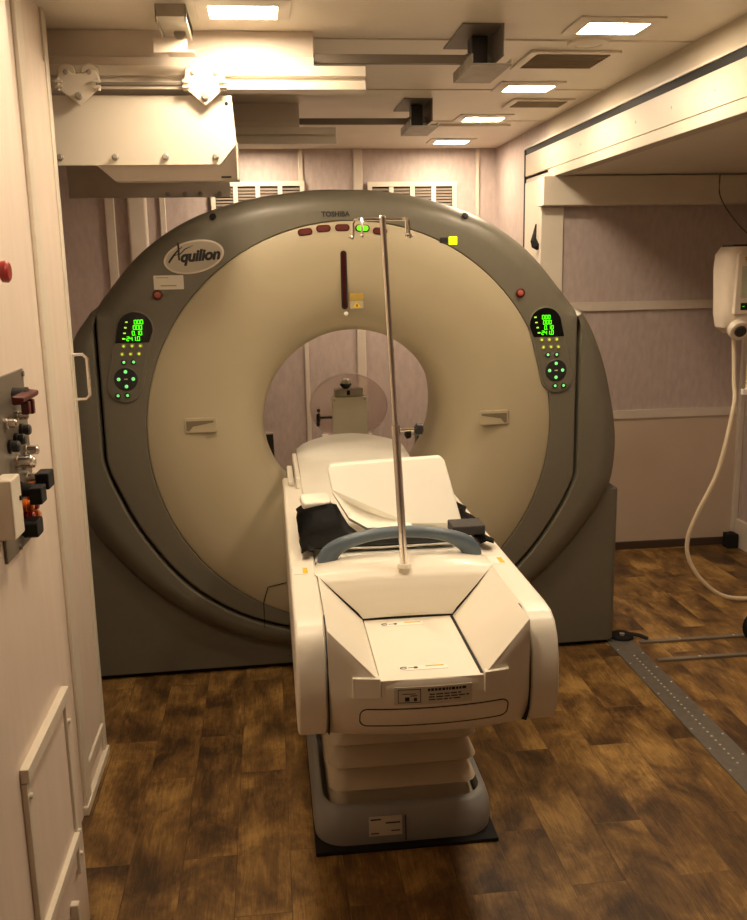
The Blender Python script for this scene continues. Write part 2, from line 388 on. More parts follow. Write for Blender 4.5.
# ------------------------------------------------------------------ ceiling rails, stops and the sliding carriage
def rail(y, lab, lab2, far):
    t = thing('ceiling_rail', lab, 'rail', (-.16, y, CEIL), 0, 'ceiling rails of the carriage')
    L = .515; x0 = -1.2+.16
    # channel profile (y,z) open at the front with a deep groove
    pr = [(-.03, -.112), (.045, -.112), (.045, -.186), (-.03, -.186), (-.03, -.160), (-.012, -.158), (-.012, -.146), (-.03, -.144)]
    B().prism(pr, 'x', x0, L).obj('channel', m_cream, t, bevel=.002)
    B().box((x0, -.02, -.111), (.345, .045, -.085)).obj('top_bar', m_trim, t, bevel=.002)
    B().box((x0, .0, -.084), (.345, .045, -.001)).obj('hanger_web', m_trim, t)  # duller paint stands in for the lamp's cutoff shade on the web
    B().box((.346, .005, -.095), (.86, .03, -.068)).obj('guide_bar', m_dsteel, t)
    s = thing('rail_stop', lab2, 'bracket', (.75, y+.04, CEIL), 0, 'steel stop brackets at the rail ends')
    b = B(); b.box((.04, -.17, -.10), (.046, .17, 0)); b.box((-.09, -.17, -.006), (.04, .17, -.0005)); b.obj('mounting_angle', m_dsteel, s, bevel=.002)
    b = B(); b.box((-.06, -.16, -.125), (.075, .14, -.119)); b.box((-.06, -.16, -.118), (-.054, .14, -.09)); b.box((.07, -.16, -.118), (.075, .14, -.105)); b.obj('tray', m_steel, s, bevel=.002)
    b = B(); b.box((-.035, -.05, -.105), (.02, .02, -.01)); b.obj('buffer_block', m_dark, s, bevel=.004)
    B().cyl((-.05, -.02, -.075), (.039, -.02, -.075), .014, n=14).obj('buffer_pin', m_steel, s)
rail(3.22, 'cream channel rail under the ceiling, nearer one over the carriage front', 'dark steel stop bracket nearer the camera at a rail end', False)
rail(4.52, 'cream channel rail under the ceiling, farther one over the scanner', 'dark steel stop bracket farther back, above the scanner', True)
# small bracket at the top left
t = thing('ceiling_bracket', 'steel channel bracket hanging over the near rail at top left', 'bracket', (-.245, 3.04, CEIL))
b = B(); b.box((-.045, -.12, -.035), (.045, .13, -.0005)); b.box((-.045, -.12, -.05), (-.040, .13, -.012)); b.box((.040, -.12, -.05), (.045, .13, -.012)); b.obj('channel', m_steel, t, bevel=.001)
b = B(); b.box((-.075, .06, -.095), (.03, .075, -.05)); b.box((-.03, .03, -.10), (.055, .10, -.094)); b.obj('clip', m_cream, t, bevel=.002)
B().cyl((.01, .05, -.04), (.01, .11, -.04), .018, n=14).obj('roller', m_steel, t)

c = thing('sliding_carriage', 'cream plate carriage hanging from the ceiling rails on wheeled trolleys', 'carriage', (-.37, 3.2, 1.98))
fp = [(-.318, 0), (.235, 0), (.292, .065), (.282, .215), (-.318, .215)]
B().prism(fp, 'y', -.012, -.004).obj('front_plate', m_cream, c, bevel=.001)
B().prism([(-.52, 0), (.22, 0), (.22, .2), (-.52, .2)], 'y', 1.32, 1.328).obj('rear_plate', m_trim, c, bevel=.001)
b = B(); tp = [(-.115, -.045), (.288, -.045), (.288, .06), (.245, .006), (-.17, .006)]
b.rings([[(x, -.003+(.055 if z < 0 else 0), z) for x, z in tp], [(x, .11, z) for x, z in tp]]); b.obj('tray', m_trim, c, bevel=.002)
B().prism([(.289, -.045), (.294, -.045), (.294, .075), (.289, .07)], 'y', .02, .13).obj('end_gusset', m_trim, c)
B().box((.235, .038, -.037), (.268, .046, -.029)).obj('slot_mark', m_black, c)
b = B(); b.box((-.26, -.003, .11), (-.22, 1.32, .16)); b.box((.14, -.003, .11), (.18, 1.32, .16)); b.obj('cross_beam', m_trim, c, bevel=.003)
for x in (-.275, -.10, .06, .222):
    B().lathe((x, -.012, .025), (0, -1, 0), [(0, .012), (.006, .012), (.008, .008), (.016, .007)], n=6).obj('bolt', m_steel, c)
for x in (-.05, .03, .10, .19):
    B().lathe((x-.02, 1.32, .015), (0, -1, 0), [(0, .012), (.006, .012), (.008, .007), (.016, .006)], n=6).obj('bolt', m_steel, c)
B().cyl((.265, -.014, .19), (.265, -.0115, .19), .006, n=10).obj('hole', m_black, c)
def trolley(x, y):
    pl = [(-.064, .030), (-.055, .050), (-.03, .052), (-.018, .040), (.018, .040), (.03, .052), (.055, .050), (.064, .030), (.058, -.008), (.03, -.032), (.0, -.056), (-.03, -.032), (-.058, -.008)]
    o = B().prism(pl, 'y', -.012, 0).obj('trolley_plate', m_cream, c, bevel=.003, loc=(x, y, .235))
    for s in (-1, 1):
        B().lathe((s*.036, -.002, .044), (0, 1, 0), [(0, .026), (.004, .028), (.02, .022), (.026, .028), (.03, .026)]).obj('wheel', m_cream, o)
        B().lathe((s*.036, -.018, .044), (0, 1, 0), [(0, .004), (.002, .008), (.008, .008)], n=12).obj('axle_cap', m_steel, o)
        b = B(); b.box((s*.048, -.026, -.004), (s*.07, .004, .003)); b.box((s*.048, -.026, .012), (s*.07, .004, .019)); b.cyl((s*.062, -.012, -.012), (s*.062, -.012, .026), .006, n=12); b.obj('clevis', m_cream, o, bevel=.001)
    B().lathe((0, -.012, -.028), (0, -1, 0), [(0, .012), (.007, .012), (.01, .008)], n=16).obj('pivot_bolt', m_steel, o)
trolley(-.195, -.03); trolley(.20, -.03)
trolley(-.30, 1.30); trolley(.10, 1.30)
B().cyl((-.14, -.042, .243), (.13, -.042, .243), .0065, n=12).obj('tie_rod', m_dsteel, c)
b = B(); b.cyl((-.34, -.042, .243), (-.285, -.042, .243), .009, n=12); b.obj('rod_end', m_cream, c)

# ------------------------------------------------------------------ CT scanner
G = thing('ct_scanner', 'large round grey and beige CT scanner with a central bore', 'ct scanner', (.33, 3.56, 0), .018)
GC = Vector((-.008, 0, 1.011))
N = 288
TH = [2*PI*i/N for i in range(N)]
def z_(z): return 1.63-(1.63-z)*.983
def polar(tbl, both=True, left=0.):
    a = []
    for u, z in tbl:
        x = u*.983; y = z_(z)-GC.z; a.append((math.atan2(y, x), math.hypot(x, y)))
        xl = x+(left*min(1, u/.35)*max(0, min(1, (z-1.0)/.35)))
        if both and x > 1e-6: a.append((math.atan2(y, -xl), math.hypot(xl, y)))
    a = sorted((t % (2*PI), r) for t, r in a)
    t = np.array([q[0] for q in a]); r = np.array([q[1] for q in a])
    return np.interp(TH, np.concatenate([t-2*PI, t, t+2*PI]), np.concatenate([r, r, r]))
rO = polar([(0, 1.939), (.18, 1.928), (.35, 1.892), (.55, 1.822), (.72, 1.708), (.840, 1.575), (.918, 1.478), (.985, 1.405), (1.055, 1.27), (1.11, 1.10), (1.142, .90), (1.128, .72), (1.05, .57), (.945, .443), (.775, .288), (.56, .156), (.31, .081), (0, .05)], left=.085)
ker = np.exp(-np.linspace(-2, 2, 9)**2); ker /= ker.sum()
rO = np.convolve(np.concatenate([rO[-4:], rO, rO[:4]]), ker, 'valid')
rLow = polar([(0, 2.9), (1.2, 2.5), (1.1, 1.2), (.985, .95), (.968, .87), (.925, .76), (.82, .56), (.67, .375), (.525, .27), (.30, .18), (0, .14)])
rS = np.minimum(rO, rLow)
rS = np.minimum(rS, [(.912 if math.cos(t) > 0 else .962)/max(abs(math.cos(t)), 1e-3) for t in TH])
def ring(r, y): return [(GC.x+float(r_)*math.cos(t), float(y_), GC.z+float(r_)*math.sin(t)) for r_, y_, t in zip(np.broadcast_to(r, N), np.broadcast_to(y, N), TH)]
gap = rO-rS; k = np.clip(gap/.018, 0, 1); k = k*k*(3-2*k)
y0 = .095*(1-k)
Rr = np.minimum(.10, .55*gap)*k+.012
rin = np.minimum(rS+.013, rO-.03)
rings = [ring(rin, y0+.07), ring(rin, y0+.010), ring(np.minimum(rin+.006, rO-.025), y0+.001)]
for a in (0, 12, 25, 38, 50, 62, 75, 90):
    a = math.radians(a); rings.append(ring(rO-Rr+Rr*math.sin(a), y0+Rr*(1-math.cos(a))))
rings += [ring(rO, .5), ring(rO-.01, .80), ring(rO-.05, .87), ring(rO-.15, .90), ring(.53, .90), ring(.53, .88)]
B().rings(rings, cap=False).obj('housing', m_grey, G, ang=50)
# black ring painting in the shade at the bottom of the groove
B().rings([ring(rS-.03, .055+y0), ring(np.minimum(rS+.02, rO-.02), .055+y0), ring(np.minimum(rS+.02, rO-.02), .07+y0), ring(rS-.03, .07+y0)], loop=True).obj('groove_shade', m_black, G)
RB = .801
Rc = .012+.075*(1-k)
cr = [ring(RB+.002, .006), ring(RB+.006, 0)]
for a in (0, 15, 30, 45, 60, 75, 90):
    a = math.radians(a); cr.append(ring(rS-Rc+Rc*math.sin(a), Rc*(1-math.cos(a))))
cr += [ring(rS, .10)]
B().rings(cr, cap=False).obj('front_cover', m_grey, G, ang=50)
prof = [(RB+.003, .02), (RB+.001, .003), (RB-.004, 0), (.68, 0), (.60, .004), (.54, .014), (.49, .032), (.45, .058), (.415, .095), (.395, .14), (.384, .19), (.379, .25), (.378, .30), (.378, .36), (.380, .38), (.39, .50), (.43, .75), (.455, .895), (.54, .902)]
B().rings([[(x+.026*max(0, min(1, (.55-r)/.15)), yy_, z) for x, yy_, z in ring(r, y)] for r, y in prof], cap=False).obj('bore_cover', m_beige, G, ang=60)
# base block behind the ring
ft = [(-1.112, .022), (1.126, .022), (1.126, .70), (.70, .74), (.62, .62), (.45, .48), (-.45, .48), (-.62, .62), (-.70, .74), (-1.112, .70)]
b = B(); b.rings([[(x-(.03 if x > 0 else -.03)*e, y, z) for x, z in ft] for y, e in ((.050, 1), (.054, .5), (.064, .15), (.085, 0), (.88, 0))])
b.obj('base', m_greybase, G, ang=40)
B().box((-1.08, .075, 0), (1.10, .86, .022)).obj('plinth', m_black, G)
B().box((-.30, .048, .05), (-.296, .052, .054)).obj('screw', m_black, G)

def GL(X, Z):   # measured point on the front plane -> scanner coordinates
    return ((X*.983-.33), z_(Z))
def on_front(x, z, y=0.): return (x, y, z)
# badge
bx, bz = GL(-.269, 1.691)
th = math.radians(12)
el = lambda rx, rz, n=40: [(bx+rx*math.cos(t)*math.cos(th)-rz*math.sin(t)*math.sin(th), bz+rx*math.cos(t)*math.sin(th)+rz*math.sin(t)*math.cos(th)) for t in [2*PI*i/n for i in range(n)]]
bd = B().prism(el(.114, .060), 'y', -.007, .001).obj('badge', m_cream, G, bevel=.003)
B().prism(el(.106, .053), 'y', -.0095, -.006).obj('badge_face', m_badge, bd)
text('lettering', 'quilion', .056, m_ink, bd, (bx+.021, -.0098, bz+.004), (PI/2, math.radians(-4), 0), shear=.3, bold=.0026, space=.97)
# swooping initial letter
b = B()
for pts, r in (([(-.092, -.022), (-.085, -.012), (-.07, .008), (-.052, .028), (-.040, .036)], [.005, .007, .006, .004, .002]), ([(-.056, .052), (-.052, .03), (-.053, .0), (-.052, -.012)], [.004, .007, .007, .006]), ([(-.072, .006), (-.05, .012), (-.03, .03), (.0, .042)], [.002, .004, .004, .001])):
    b.tube([(bx+u, -.0098, bz+v) for u, v in pts], r, n=8, flat=.15)
b.obj('lettering', m_ink, bd)
# white rating label and indicator lens
def plate(name, X, Z, w, h, m, tilt=0, y=-.0015, parent=G, r=.002, d=.003):
    x, z = GL(X, Z); c_, s_ = math.cos(tilt), math.sin(tilt)
    return B().prism([(x+u*c_-v*s_, z+u*s_+v*c_) for u, v in rounded(w, h, r, 4)], 'y', y, y+d).obj(name, m, parent)
lb = plate('rating_label', -.369, 1.598, .110, .052, m_label); lb['label'] = 'small white paper label'
x, z = GL(-.369, 1.598)
b = B(); b.box((x-.045, -.0022, z+.016), (x+.0, -.0014, z+.019)); b.box((x-.03, -.0022, z-.014), (x+.028, -.0014, z-.010)); b.obj('print', m_inktan, lb)
for X, Z in ((-.413, 1.552), (1.010, 1.529)):
    x, z = GL(X, Z)
    o = B().lathe((x, .001, z), (0, -1, 0), [(0, .019), (.006, .019), (.009, .015), (.009, .012)]).obj('bezel_ring', m_dred, G)
    B().lathe((x, .0, z), (0, -1, 0), [(0, .011), (.012, .011), (.014, .006)]).obj('indicator', m_lens2, o)
# indicator lenses above the bore
for i, (X, Z, lit) in enumerate(((.156, 1.778, 0), (.227, 1.790, 0), (.300, 1.792, 0), (.378, 1.789, 1), (.447, 1.777, 0))):
    x, z = GL(X, Z); tl = -(X-.30)*.6
    o = B().prism([(x+u*math.cos(tl)-v*math.sin(tl), z+u*math.sin(tl)+v*math.cos(tl)) for u, v in rounded(.056, .026, .0125)], 'y', -.004, .004).obj('indicator_bezel', m_dred, G, bevel=.002)
    o2 = B().prism([(x+u*math.cos(tl)-v*math.sin(tl), z+u*math.sin(tl)+v*math.cos(tl)) for u, v in rounded(.044, .018, .0088)], 'y', -.006, -.003).obj('lens', m_glowg if lit else m_lens, o)
    if lit: o['label'] = 'indicator glowing green'
# laser window slot
x, z = GL(.302, 1.593)
o = B().prism([(x+u, z+v) for u, v in rounded(.024, .222, .0118)], 'y', -.002, .006).obj('window_bezel', m_black, G, bevel=.001)
B().prism([(x+u, z+v) for u, v in rounded(.014, .206, .0068)], 'y', -.004, -.0015).obj('laser_window', m_slot, o)
B().lathe((x+.004, .001, z-.128), (0, -1, 0), [(0, .009), (.006, .008), (.008, .004)], n=16).obj('lens_button', m_label, G)
plate('warning_label', .350, 1.528, .052, .026, m_inktan)
wl = plate('warning_label', .350, 1.497, .05, .028, m_beige); x, z = GL(.35, 1.497)
B().prism([(x-.016, z-.010), (x+.016, z-.010), (x, z+.014)], 'y', -.0024, -.0012).obj('warning_triangle', m_yel, wl)
B().prism([(x-.004, z-.006), (x+.004, z-.006), (x, z+.006)], 'y', -.0030, -.0022).obj('warning_mark', m_ink, wl)
x, z = GL(.275, 1.842); text('lettering', 'TOSHIBA', .026, m_dark, G, (x, -.001, z), (PI/2, 0, 0), bold=.0008)
yl = plate('status_lamp', .735, 1.737, .032, .030, m_glowy, y=-.004, d=.006); yl['label'] = 'small square lamp glowing yellow'
plate('status_label', .698, 1.739, .030, .020, m_dark)
# moulded finger recesses
def recess(X, Z, flip):
    x, z = GL(X, Z); s = flip
    o = B().prism([(x+u, z+v) for u, v in rounded(.125, .058, .010)], 'y', -.0035, .004).obj('grip_recess', m_beige, G, bevel=.002)
    B().prism([(x+u, z+v) for u, v in [(-.05*s, .018), (.055*s, .018), (.055*s, -.020), (.045*s, -.022), (.03*s, -.004), (-.05*s, .010)]], 'y', -.0045, -.003).obj('grip_painted_shade', m_recshade, o)  # flat brown patch paints the shade inside the recess
recess(-.28, 1.043, -1); recess(.904, 1.027, 1)
# small service door low on the left
x, z = GL(-.03, .27)
B().tube([(x-.035, .002, z-.09), (x-.035, -.002, z+.02), (x-.015, -.002, z+.085), (x+.06, -.002, z+.10)], .002, n=6).obj('door_seam', m_black, G)
# cover screws on the top edge
for X, Z in ((-.205, 1.862), (.80, 1.855)):
    x, z = GL(X, Z); x0 = x-GC.x; r_ = math.hypot(x0, z-GC.z); q = (r_-.028)/r_
    n_ = Vector((x0/r_*.6, -.8, (z-GC.z)/r_*.6))
    p = Vector((GC.x+x0*q, .012, GC.z+(z-GC.z)*q)); B().cyl(p, p+n_*.005, .013, n=16).obj('screw_cap', m_black, G)

SEG = {'0': 'abcdef', '1': 'bc', '2': 'abged', '4': 'fgbc', '6': 'afgedc', '-': 'g', '.': 'p', ' ': ''}
def digits(bm, s, x, z, h, y):
    w = h*.55; t = h*.14; cx = x
    for ch in s:
        def hb(zz): bm.box((cx, y, zz-t/2), (cx+w, y+.001, zz+t/2))
        def vb(xx, z0): bm.box((xx-t/2, y, z0), (xx+t/2, y+.001, z0+h/2))
        for q in SEG[ch]:
            if q == 'a': hb(z+h/2)
            if q == 'g': hb(z)
            if q == 'd': hb(z-h/2)
            if q == 'b': vb(cx+w, z)
            if q == 'c': vb(cx+w, z-h/2)
            if q == 'e': vb(cx, z-h/2)
            if q == 'f': vb(cx, z)
            if q == 'p': bm.box((cx-t*.3, y, z-h/2-t/2), (cx+t*.7, y+.001, z-h/2+t/2))
        cx += w*.45 if ch == '.' else w+t*1.9
def panel(X, Z, tilt, lab):
    x0, z0 = GL(X, Z); W, H = .136, .352
    rot = lambda u, v: (x0+u*math.cos(tilt)-v*math.sin(tilt), z0+u*math.sin(tilt)+v*math.cos(tilt))
    P_ = B().prism([rot(u, v) for u, v in rounded(W, H, .0675, 12)], 'y', -.006, .003).obj('control_panel', m_grey, G, bevel=.004, seg=3)
    P_['label'] = lab
    B().prism([rot(u, v) for u, v in rounded(W-.02, H-.02, .057, 12)], 'y', -.0075, -.005).obj('keypad', m_greybase, P_, bevel=.001)
    # display glass: top part of the pill
    pts = [rot(u, v) for u, v in rounded(W-.008, H-.008, .063, 14) if v > .055]
    zc = z0+.055
    pl = [p for p in pts]
    e0 = rot((W-.008)/2, .048); e1 = rot(-(W-.008)/2, .048)
    pl = [(e0[0], zc)]+[p for p in pts if p[1] > zc+.002]+[(e1[0], zc)]
    B().prism(pl, 'y', -.0088, -.006).obj('display', m_disp, P_)
    ax = lambda v: x0-v*math.tan(tilt)
    b = B(); y = -.0098
    for s, v, dx in (('000', .132, -.008), ('000', .1115, -.008), ('0.10', .091, -.008), ('-241.0', .0705, -.036)):
        digits(b, s, ax(v)+dx, z0+v, .0145, y)
    b.obj('digits', m_green, P_)
    for v in (.132, .1115, .091, .0705):
        B().box((ax(v)-.041, y, z0+v-.002), (ax(v)-.032, y+.001, z0+v+.003)).obj('pilot_light', m_btn, P_)
    def btn(dx, v, m, dark, r=.011):
        o = B().lathe((ax(v)+dx, -.007, z0+v), (0, -1, 0), [(0, r), (.003, r), (.0045, r-.003)], n=16).obj('button', m_dark if dark else m_inktan, P_)
        B().lathe((ax(v)+dx, -.011, z0+v), (0, -1, 0), [(0, r*.52), (.0016, r*.45)], n=12).obj('button_light', m, o)
    for dx in (-.031, 0, .031): btn(dx, .043, m_btn, 0, .0085); btn(dx, .013, m_btn, 0, .0085)
    for dx in (-.019, .017): btn(dx, -.017, m_btn2, 1)
    btn(-.018, -.143, m_btn2, 1); btn(.017, -.143, m_btn2, 1)
    d = B().lathe((ax(-.081), -.006, z0-.081), (0, -1, 0), [(0, .044), (.003, .044), (.0045, .042)], n=40).obj('direction_pad', m_dark, P_)
    for dx, dv in ((0, .028), (0, -.028), (-.027, 0), (.027, 0)):
        B().lathe((ax(-.081)+dx, -.0105, z0-.081+dv), (0, -1, 0), [(0, .0068), (.003, .005)], n=12).obj('arrow_light', m_btn2, d)
    B().box((ax(-.081)-.006, -.012, z0-.083), (ax(-.081)+.006, -.010, z0-.079)).obj('mark', m_label, d)
panel(-.532, 1.318, math.radians(-14), 'left control panel with green digits')
panel(1.143, 1.296, math.radians(14), 'right control panel with green digits')

# ------------------------------------------------------------------ patient table
T = thing('patient_table', 'white patient couch on a bellows pedestal running into the scanner', 'patient table', (.335, 2.35, 0))
def TL(x, y, z): return (x-.335, y-2.35, z)
HW = .303
# pedestal
def rrect(x0, x1, y0_, y1, r, z, n=8, rb=None):
    cx, cy = (x0+x1)/2, (y0_+y1)/2
    return [(cx+u, cy+v, z) for u, v in rounded(x1-x0, y1-y0_, r, n)]
b = B()
R_ = [rrect(-.258, .262, -.012, 1.16, .09, .012), rrect(-.262, .266, -.016, 1.165, .09, .05), rrect(-.258, .262, -.010, 1.16, .09, .085), rrect(-.250, .254, .004, 1.15, .085, .112), rrect(-.243, .247, .014, 1.14, .08, .118),
      rrect(-.232, .236, .032, 1.12, .07, .118), rrect(-.230, .234, .034, 1.11, .07, .06)]
b.rings(R_); b.obj('pedestal_cover', m_pgrey, T, ang=40)
B().box((-.262, -.034, 0), (.268, 1.1, .012)).obj('floor_mat', m_black, T, bevel=.002)
B().prism([(-.003, .02), (-.0, .02), (-.0, .10), (-.003, .10)], 'y', -.018, -.0165).obj('seam', m_dark, T)
lab = B().box((-.098, -.0175, .045), (-.002, -.0145, .105)).obj('rating_label', m_label, T); lab.location = (-.01, -.002, -.004)
b = B(); b.box((-.093, -.0185, .095), (-.063, -.017, .099)); b.box((-.05, -.0185, .083), (-.008, -.017, .087)); b.box((-.034, -.0185, .058), (-.008, -.017, .061)); b.box((-.093, -.0185, .052), (-.07, -.017, .055)); b.obj('print', m_ink, lab)
# bellows: stacked flared skirts
for i in range(7):
    z0 = .075+i*.072; w_ = .205
    rr = [rrect(-w_-.004, w_+.010, .048, 1.055, .045, z0), rrect(-w_-.010, w_+.018, .040, 1.06, .045, z0+.007), rrect(-w_-.006, w_+.012, .046, 1.055, .045, z0+.017), rrect(-w_+.008, w_-.002, .072, 1.045, .045, z0+.036), rrect(-w_+.012, w_-.006, .080, 1.04, .045, z0+.074)]
    B().rings(rr).obj('bellows_fold', m_bellows, T, ang=70)
# main deck body under everything
B().box(TL(.10, 2.30, .60), TL(.568, 3.50, .80)).obj('deck_body', m_white, T, bevel=.01)
B().box(TL(.11, 2.0, .585), TL(.56, 2.299, .66)).obj('end_body', m_white, T, bevel=.005)
# side arms
arm = [(3.50, .842), (2.04, .842), (1.99, .838), (1.955, .822), (1.932, .79), (1.918, .74), (1.914, .68), (1.922, .62), (1.945, .580), (1.99, .560), (2.05, .555), (3.45, .56), (3.50, .60)]
for x0, x1, ins in ((.030, .1015, -1), (.5685, .640, 1)):
    B().prism([(y-2.35, z) for y, z in arm], 'x', x0-.335, x1-.335).obj('side_arm', m_white, T, bevel=.010, seg=4)
    B().prism([(y-2.35, z) for y, z in [(2.00, .8425), (1.955, .825), (1.930, .79), (1.916, .74), (1.912, .68), (1.920, .62), (1.943, .578), (1.99, .558), (2.02, .60), (2.02, .8425)]], 'x', (x1 if ins < 0 else x0)-.335-.0012, (x1 if ins < 0 else x0)-.335+.0012).obj('seam', m_black, T)
# front cover
XI, XO = .118, .2325
def ztop(x): return .727+.114*max(0, min(1, (abs(x)-XI)/(XO-XI)))
def face_y(x, z):
    u = abs(x)/XO
    y = 1.882+.034*u**2.2
    if z < .69: y += .055*((.69-z)/.12)**2.2
    return y-2.35
nx, nz = 48, 14; rows = []
for i in range(nz+1):
    r = []
    for j in range(nx+1):
        x = -XO+2*XO*j/nx; zt_, zb_ = ztop(x), .566; z = zt_+(zb_-zt_)*i/nz
        r.append((x, face_y(x, z)+(.004 if i == 0 else 0), z))
    rows.append(r)
rows.append([(x, -.25, .575) for x in [-XO+2*XO*j/nx for j in range(nx+1)]])
rows.insert(0, [(x, face_y(x, .7)+.03, ztop(x)-.004) for x in [-XO+2*XO*j/nx for j in range(nx+1)]])
B().grid(rows).obj('front_cover', m_white, T, ang=50)
B().box((-XI, face_y(0, .72)+.006, .69), (XI, -.07, .7285)).obj('centre_top', m_white, T, bevel=.002)
for s in (-1, 1):
    pts = [(s*(XI+.002), -.464), (s*XO, -.430), (s*XO, -.02), (s*(XI+.002), -.07)]
    zz = [.730, .843, .843, .730]
    B().rings([[(p[0], p[1]+.008, .695) for p in pts], [(p[0], p[1], z) for p, z in zip(pts, zz)]]).obj('top_wedge', m_white, T, bevel=.002, ang=20)
B().box((XI-.006, -.455, .728), (XI+.001, -.10, .7295)).obj('gap', m_black, T)
def fpatch(x0, x1, z0, z1, off, nx_=10, nz_=4, tilt=0.):
    return [[(x0+(x1-x0)*j/nx_, face_y(x0+(x1-x0)*j/nx_, z1+(z0-z1)*i/nz_)-off, z1+(z0-z1)*i/nz_) for j in range(nx_+1)] for i in range(nz_+1)]
for x0, x1 in ((-.180, -.119), (.119, .178)):
    B().grid(fpatch(x0, x1, .688, .737, .009), thick=(0, .02, 0)).obj('corner_tab', m_white, T, bevel=.002)
# drawer outline and caution sign on the front face
P_ = []
for x, z in [(q[0], q[1]) for q in rounded(.345, .052, .018, 6)]:
    P_.append((x, z))
PP = []
for i in range(len(P_)):
    a, c_ = P_[i], P_[(i+1) % len(P_)]; nn = 14 if abs(a[0]-c_[0]) > .1 else 1
    for k_ in range(nn): PP.append((a[0]+(c_[0]-a[0])*k_/nn, a[1]+(c_[1]-a[1])*k_/nn))
pts3 = [Vector((x+.008, face_y(x+.008, z+.632)-.0002, z+.632)) for x, z in PP]
B().tube(pts3+[pts3[0]], .0015, n=6).obj('drawer_seam', m_black, T)
sg = B().grid(fpatch(-.088, .090, .668, .712, .0015), thick=(0, .002, 0)).obj('caution_label', m_label, T); sg['label'] = 'white caution label with a small line drawing'
b = B()
def bar(x0, x1, z0, z1): b.grid(fpatch(x0, x1, z0, z1, .0022, 3, 1), thick=(0, .001, 0))
random.seed(3)
u = -.012
while u < .075: d = random.uniform(.004, .009); bar(u, u+d, .7005, .7065); u += d+.002
for k_, (a, e) in enumerate(((-.008, .062), (-.010, .078), (-.010, .055))):
    u = a
    while u < e: d = random.uniform(.006, .018); bar(u, u+d, .691-k_*.0065, .6935-k_*.0065); u += d+.003
for a, e, s0, s1 in ((-.080, -.028, .7055, .707), (-.080, -.028, .674, .6755), (-.080, -.0785, .674, .706), (-.0295, -.028, .674, .706), (-.070, -.040, .695, .6965), (-.064, -.054, .678, .688), (-.044, -.037, .678, .686), (-.052, -.036, .690, .692)): bar(a, e, s0, s1)
b.obj('print', m_ink, sg)
# small stickers on the centre top
for x, y in ((-.045, -.135), (-.035, -.405)):
    s_ = B().box((x-.032, y-.012, .7286), (x+.080, y+.012, .7296)).obj('sticker', m_pad, T)
    b = B(); b.tube([(x-.022+.008*math.cos(t), y+.005*math.sin(t), .7297) for t in np.linspace(.6, 5.6, 12)], .0012, n=6); b.box((x-.012, y-.001, .7296), (x+.003, y+.001, .730)); b.cyl((x+.006, y, .7296), (x+.006, y, .7302), .005, n=10); b.obj('print', m_ink, s_)
    B().box((x+.03, y+.003, .7296), (x+.072, y+.008, .7301)).obj('print', m_yel, s_)
for x in (-.275, .262):
    s_ = B().box((x-.020, -.03, .8425), (x+.020, .035, .8433)).obj('sticker', m_pad, T); B().box((x+.005, -.025, .8433), (x+.018, .02, .8437)).obj('print', m_yel, s_)
# end panel: crowned cover with black edging, dropping to the sunken centre
EP = [(.082, .854, .222, .842), (.03, .863, .236, .844), (-.015, .861, .240, .846), (-.045, .850, .240, .846), (-.066, .836, .218, .833), (-.080, .814, .190, .808), (-.090, .789, .160, .780), (-.097, .764, .131, .752), (-.100, .738, .119, .736)]
def dens(L_, m_):
    o = []
    for i in range(len(L_)-1):
        for k_ in range(m_): o.append([L_[i][c_]+(L_[i+1][c_]-L_[i][c_])*k_/m_ for c_ in range(4)])
    return o+[list(L_[-1])]
b1, b2 = [], []
for y, zc_, hw, ze in dens(EP, 3):
    b1.append([(q*hw, y, ze+(zc_-ze)*(1-abs(q)**2.5)) for q in np.linspace(-1, 1, 21)])
    b2.append([(q*(hw+.009), y+.003, (ze+(zc_-ze)*(1-abs(q)**2.5))-.0075) for q in np.linspace(-1, 1, 21)])
B().grid(b2, thick=(0, .012, -.012)).obj('end_panel_edging', m_black, T)
B().grid(b1, thick=(0, .008, -.006)).obj('end_panel', m_white, T, ang=60)
# blue-grey arch handle
n_ = 28; pts = []
for i in range(n_+1):
    a = PI*i/n_; pts.append((.003-.203*math.cos(a), .06, .842+.078*math.sin(a)**.9))
rg = []
for i, p in enumerate(pts):
    a = PI*i/n_; th_ = .0165+.012*(abs(math.cos(a))**4); dp = .018
    d = (Vector(pts[min(i+1, n_)])-Vector(pts[max(i-1, 0)])).normalized(); nrm = Vector((-d.z, 0, d.x))
    rg.append([Vector(p)+nrm*th_*math.cos(t)+Vector((0, 1, 0))*dp*math.sin(t) for t in [2*PI*k_/14 for k_ in range(14)]])
B().rings(rg).obj('arch_handle', m_blue, T)
# cradle (table top that slides into the bore), mattress with rounded end
out = [(-.245, .10), (.255, .10), (.255, 1.25), (.24, 1.55), (-.22, 1.55), (-.236, 1.25)]
B().prism(out, 'z', .802, .826).obj('cradle', m_trim, T, bevel=.004)
nn = 16; rows = []
yy = [.10, .5, .9, 1.15, 1.3, 1.45, 1.6, 1.72, 1.79, 1.82]
for y in yy:
    hw = .240
    lift = .020*max(0, (y-1.0)/.8)**1.3
    rows.append([(.008+q*hw, y-.15*max(0, (y-1.5)/.32)*abs(q)**2.2, .842+lift+.026*(1-q*q)*min(1, y)+(-.010 if abs(q) > .98 else 0)) for q in np.linspace(-1, 1, nn+1)])
B().grid(rows, thick=(0, 0, -.014)).obj('mattress', m_pad, T, ang=60)
# stepped guide on the left of the cradle
b = B(); b.box((-.285, 1.0, .842), (-.262, 1.28, .862)); b.obj('guide_rail', m_white, T, bevel=.005)
b = B(); b.box((-.258, .95, .842), (-.240, 1.42, .885)); b.obj('guide_rail', m_white, T, bevel=.006)
b = B(); b.box((.262, 1.0, .842), (.285, 1.28, .862)); b.obj('guide_rail', m_white, T, bevel=.005)

# ------------------------------------------------------------------ things on the table
zt = .846
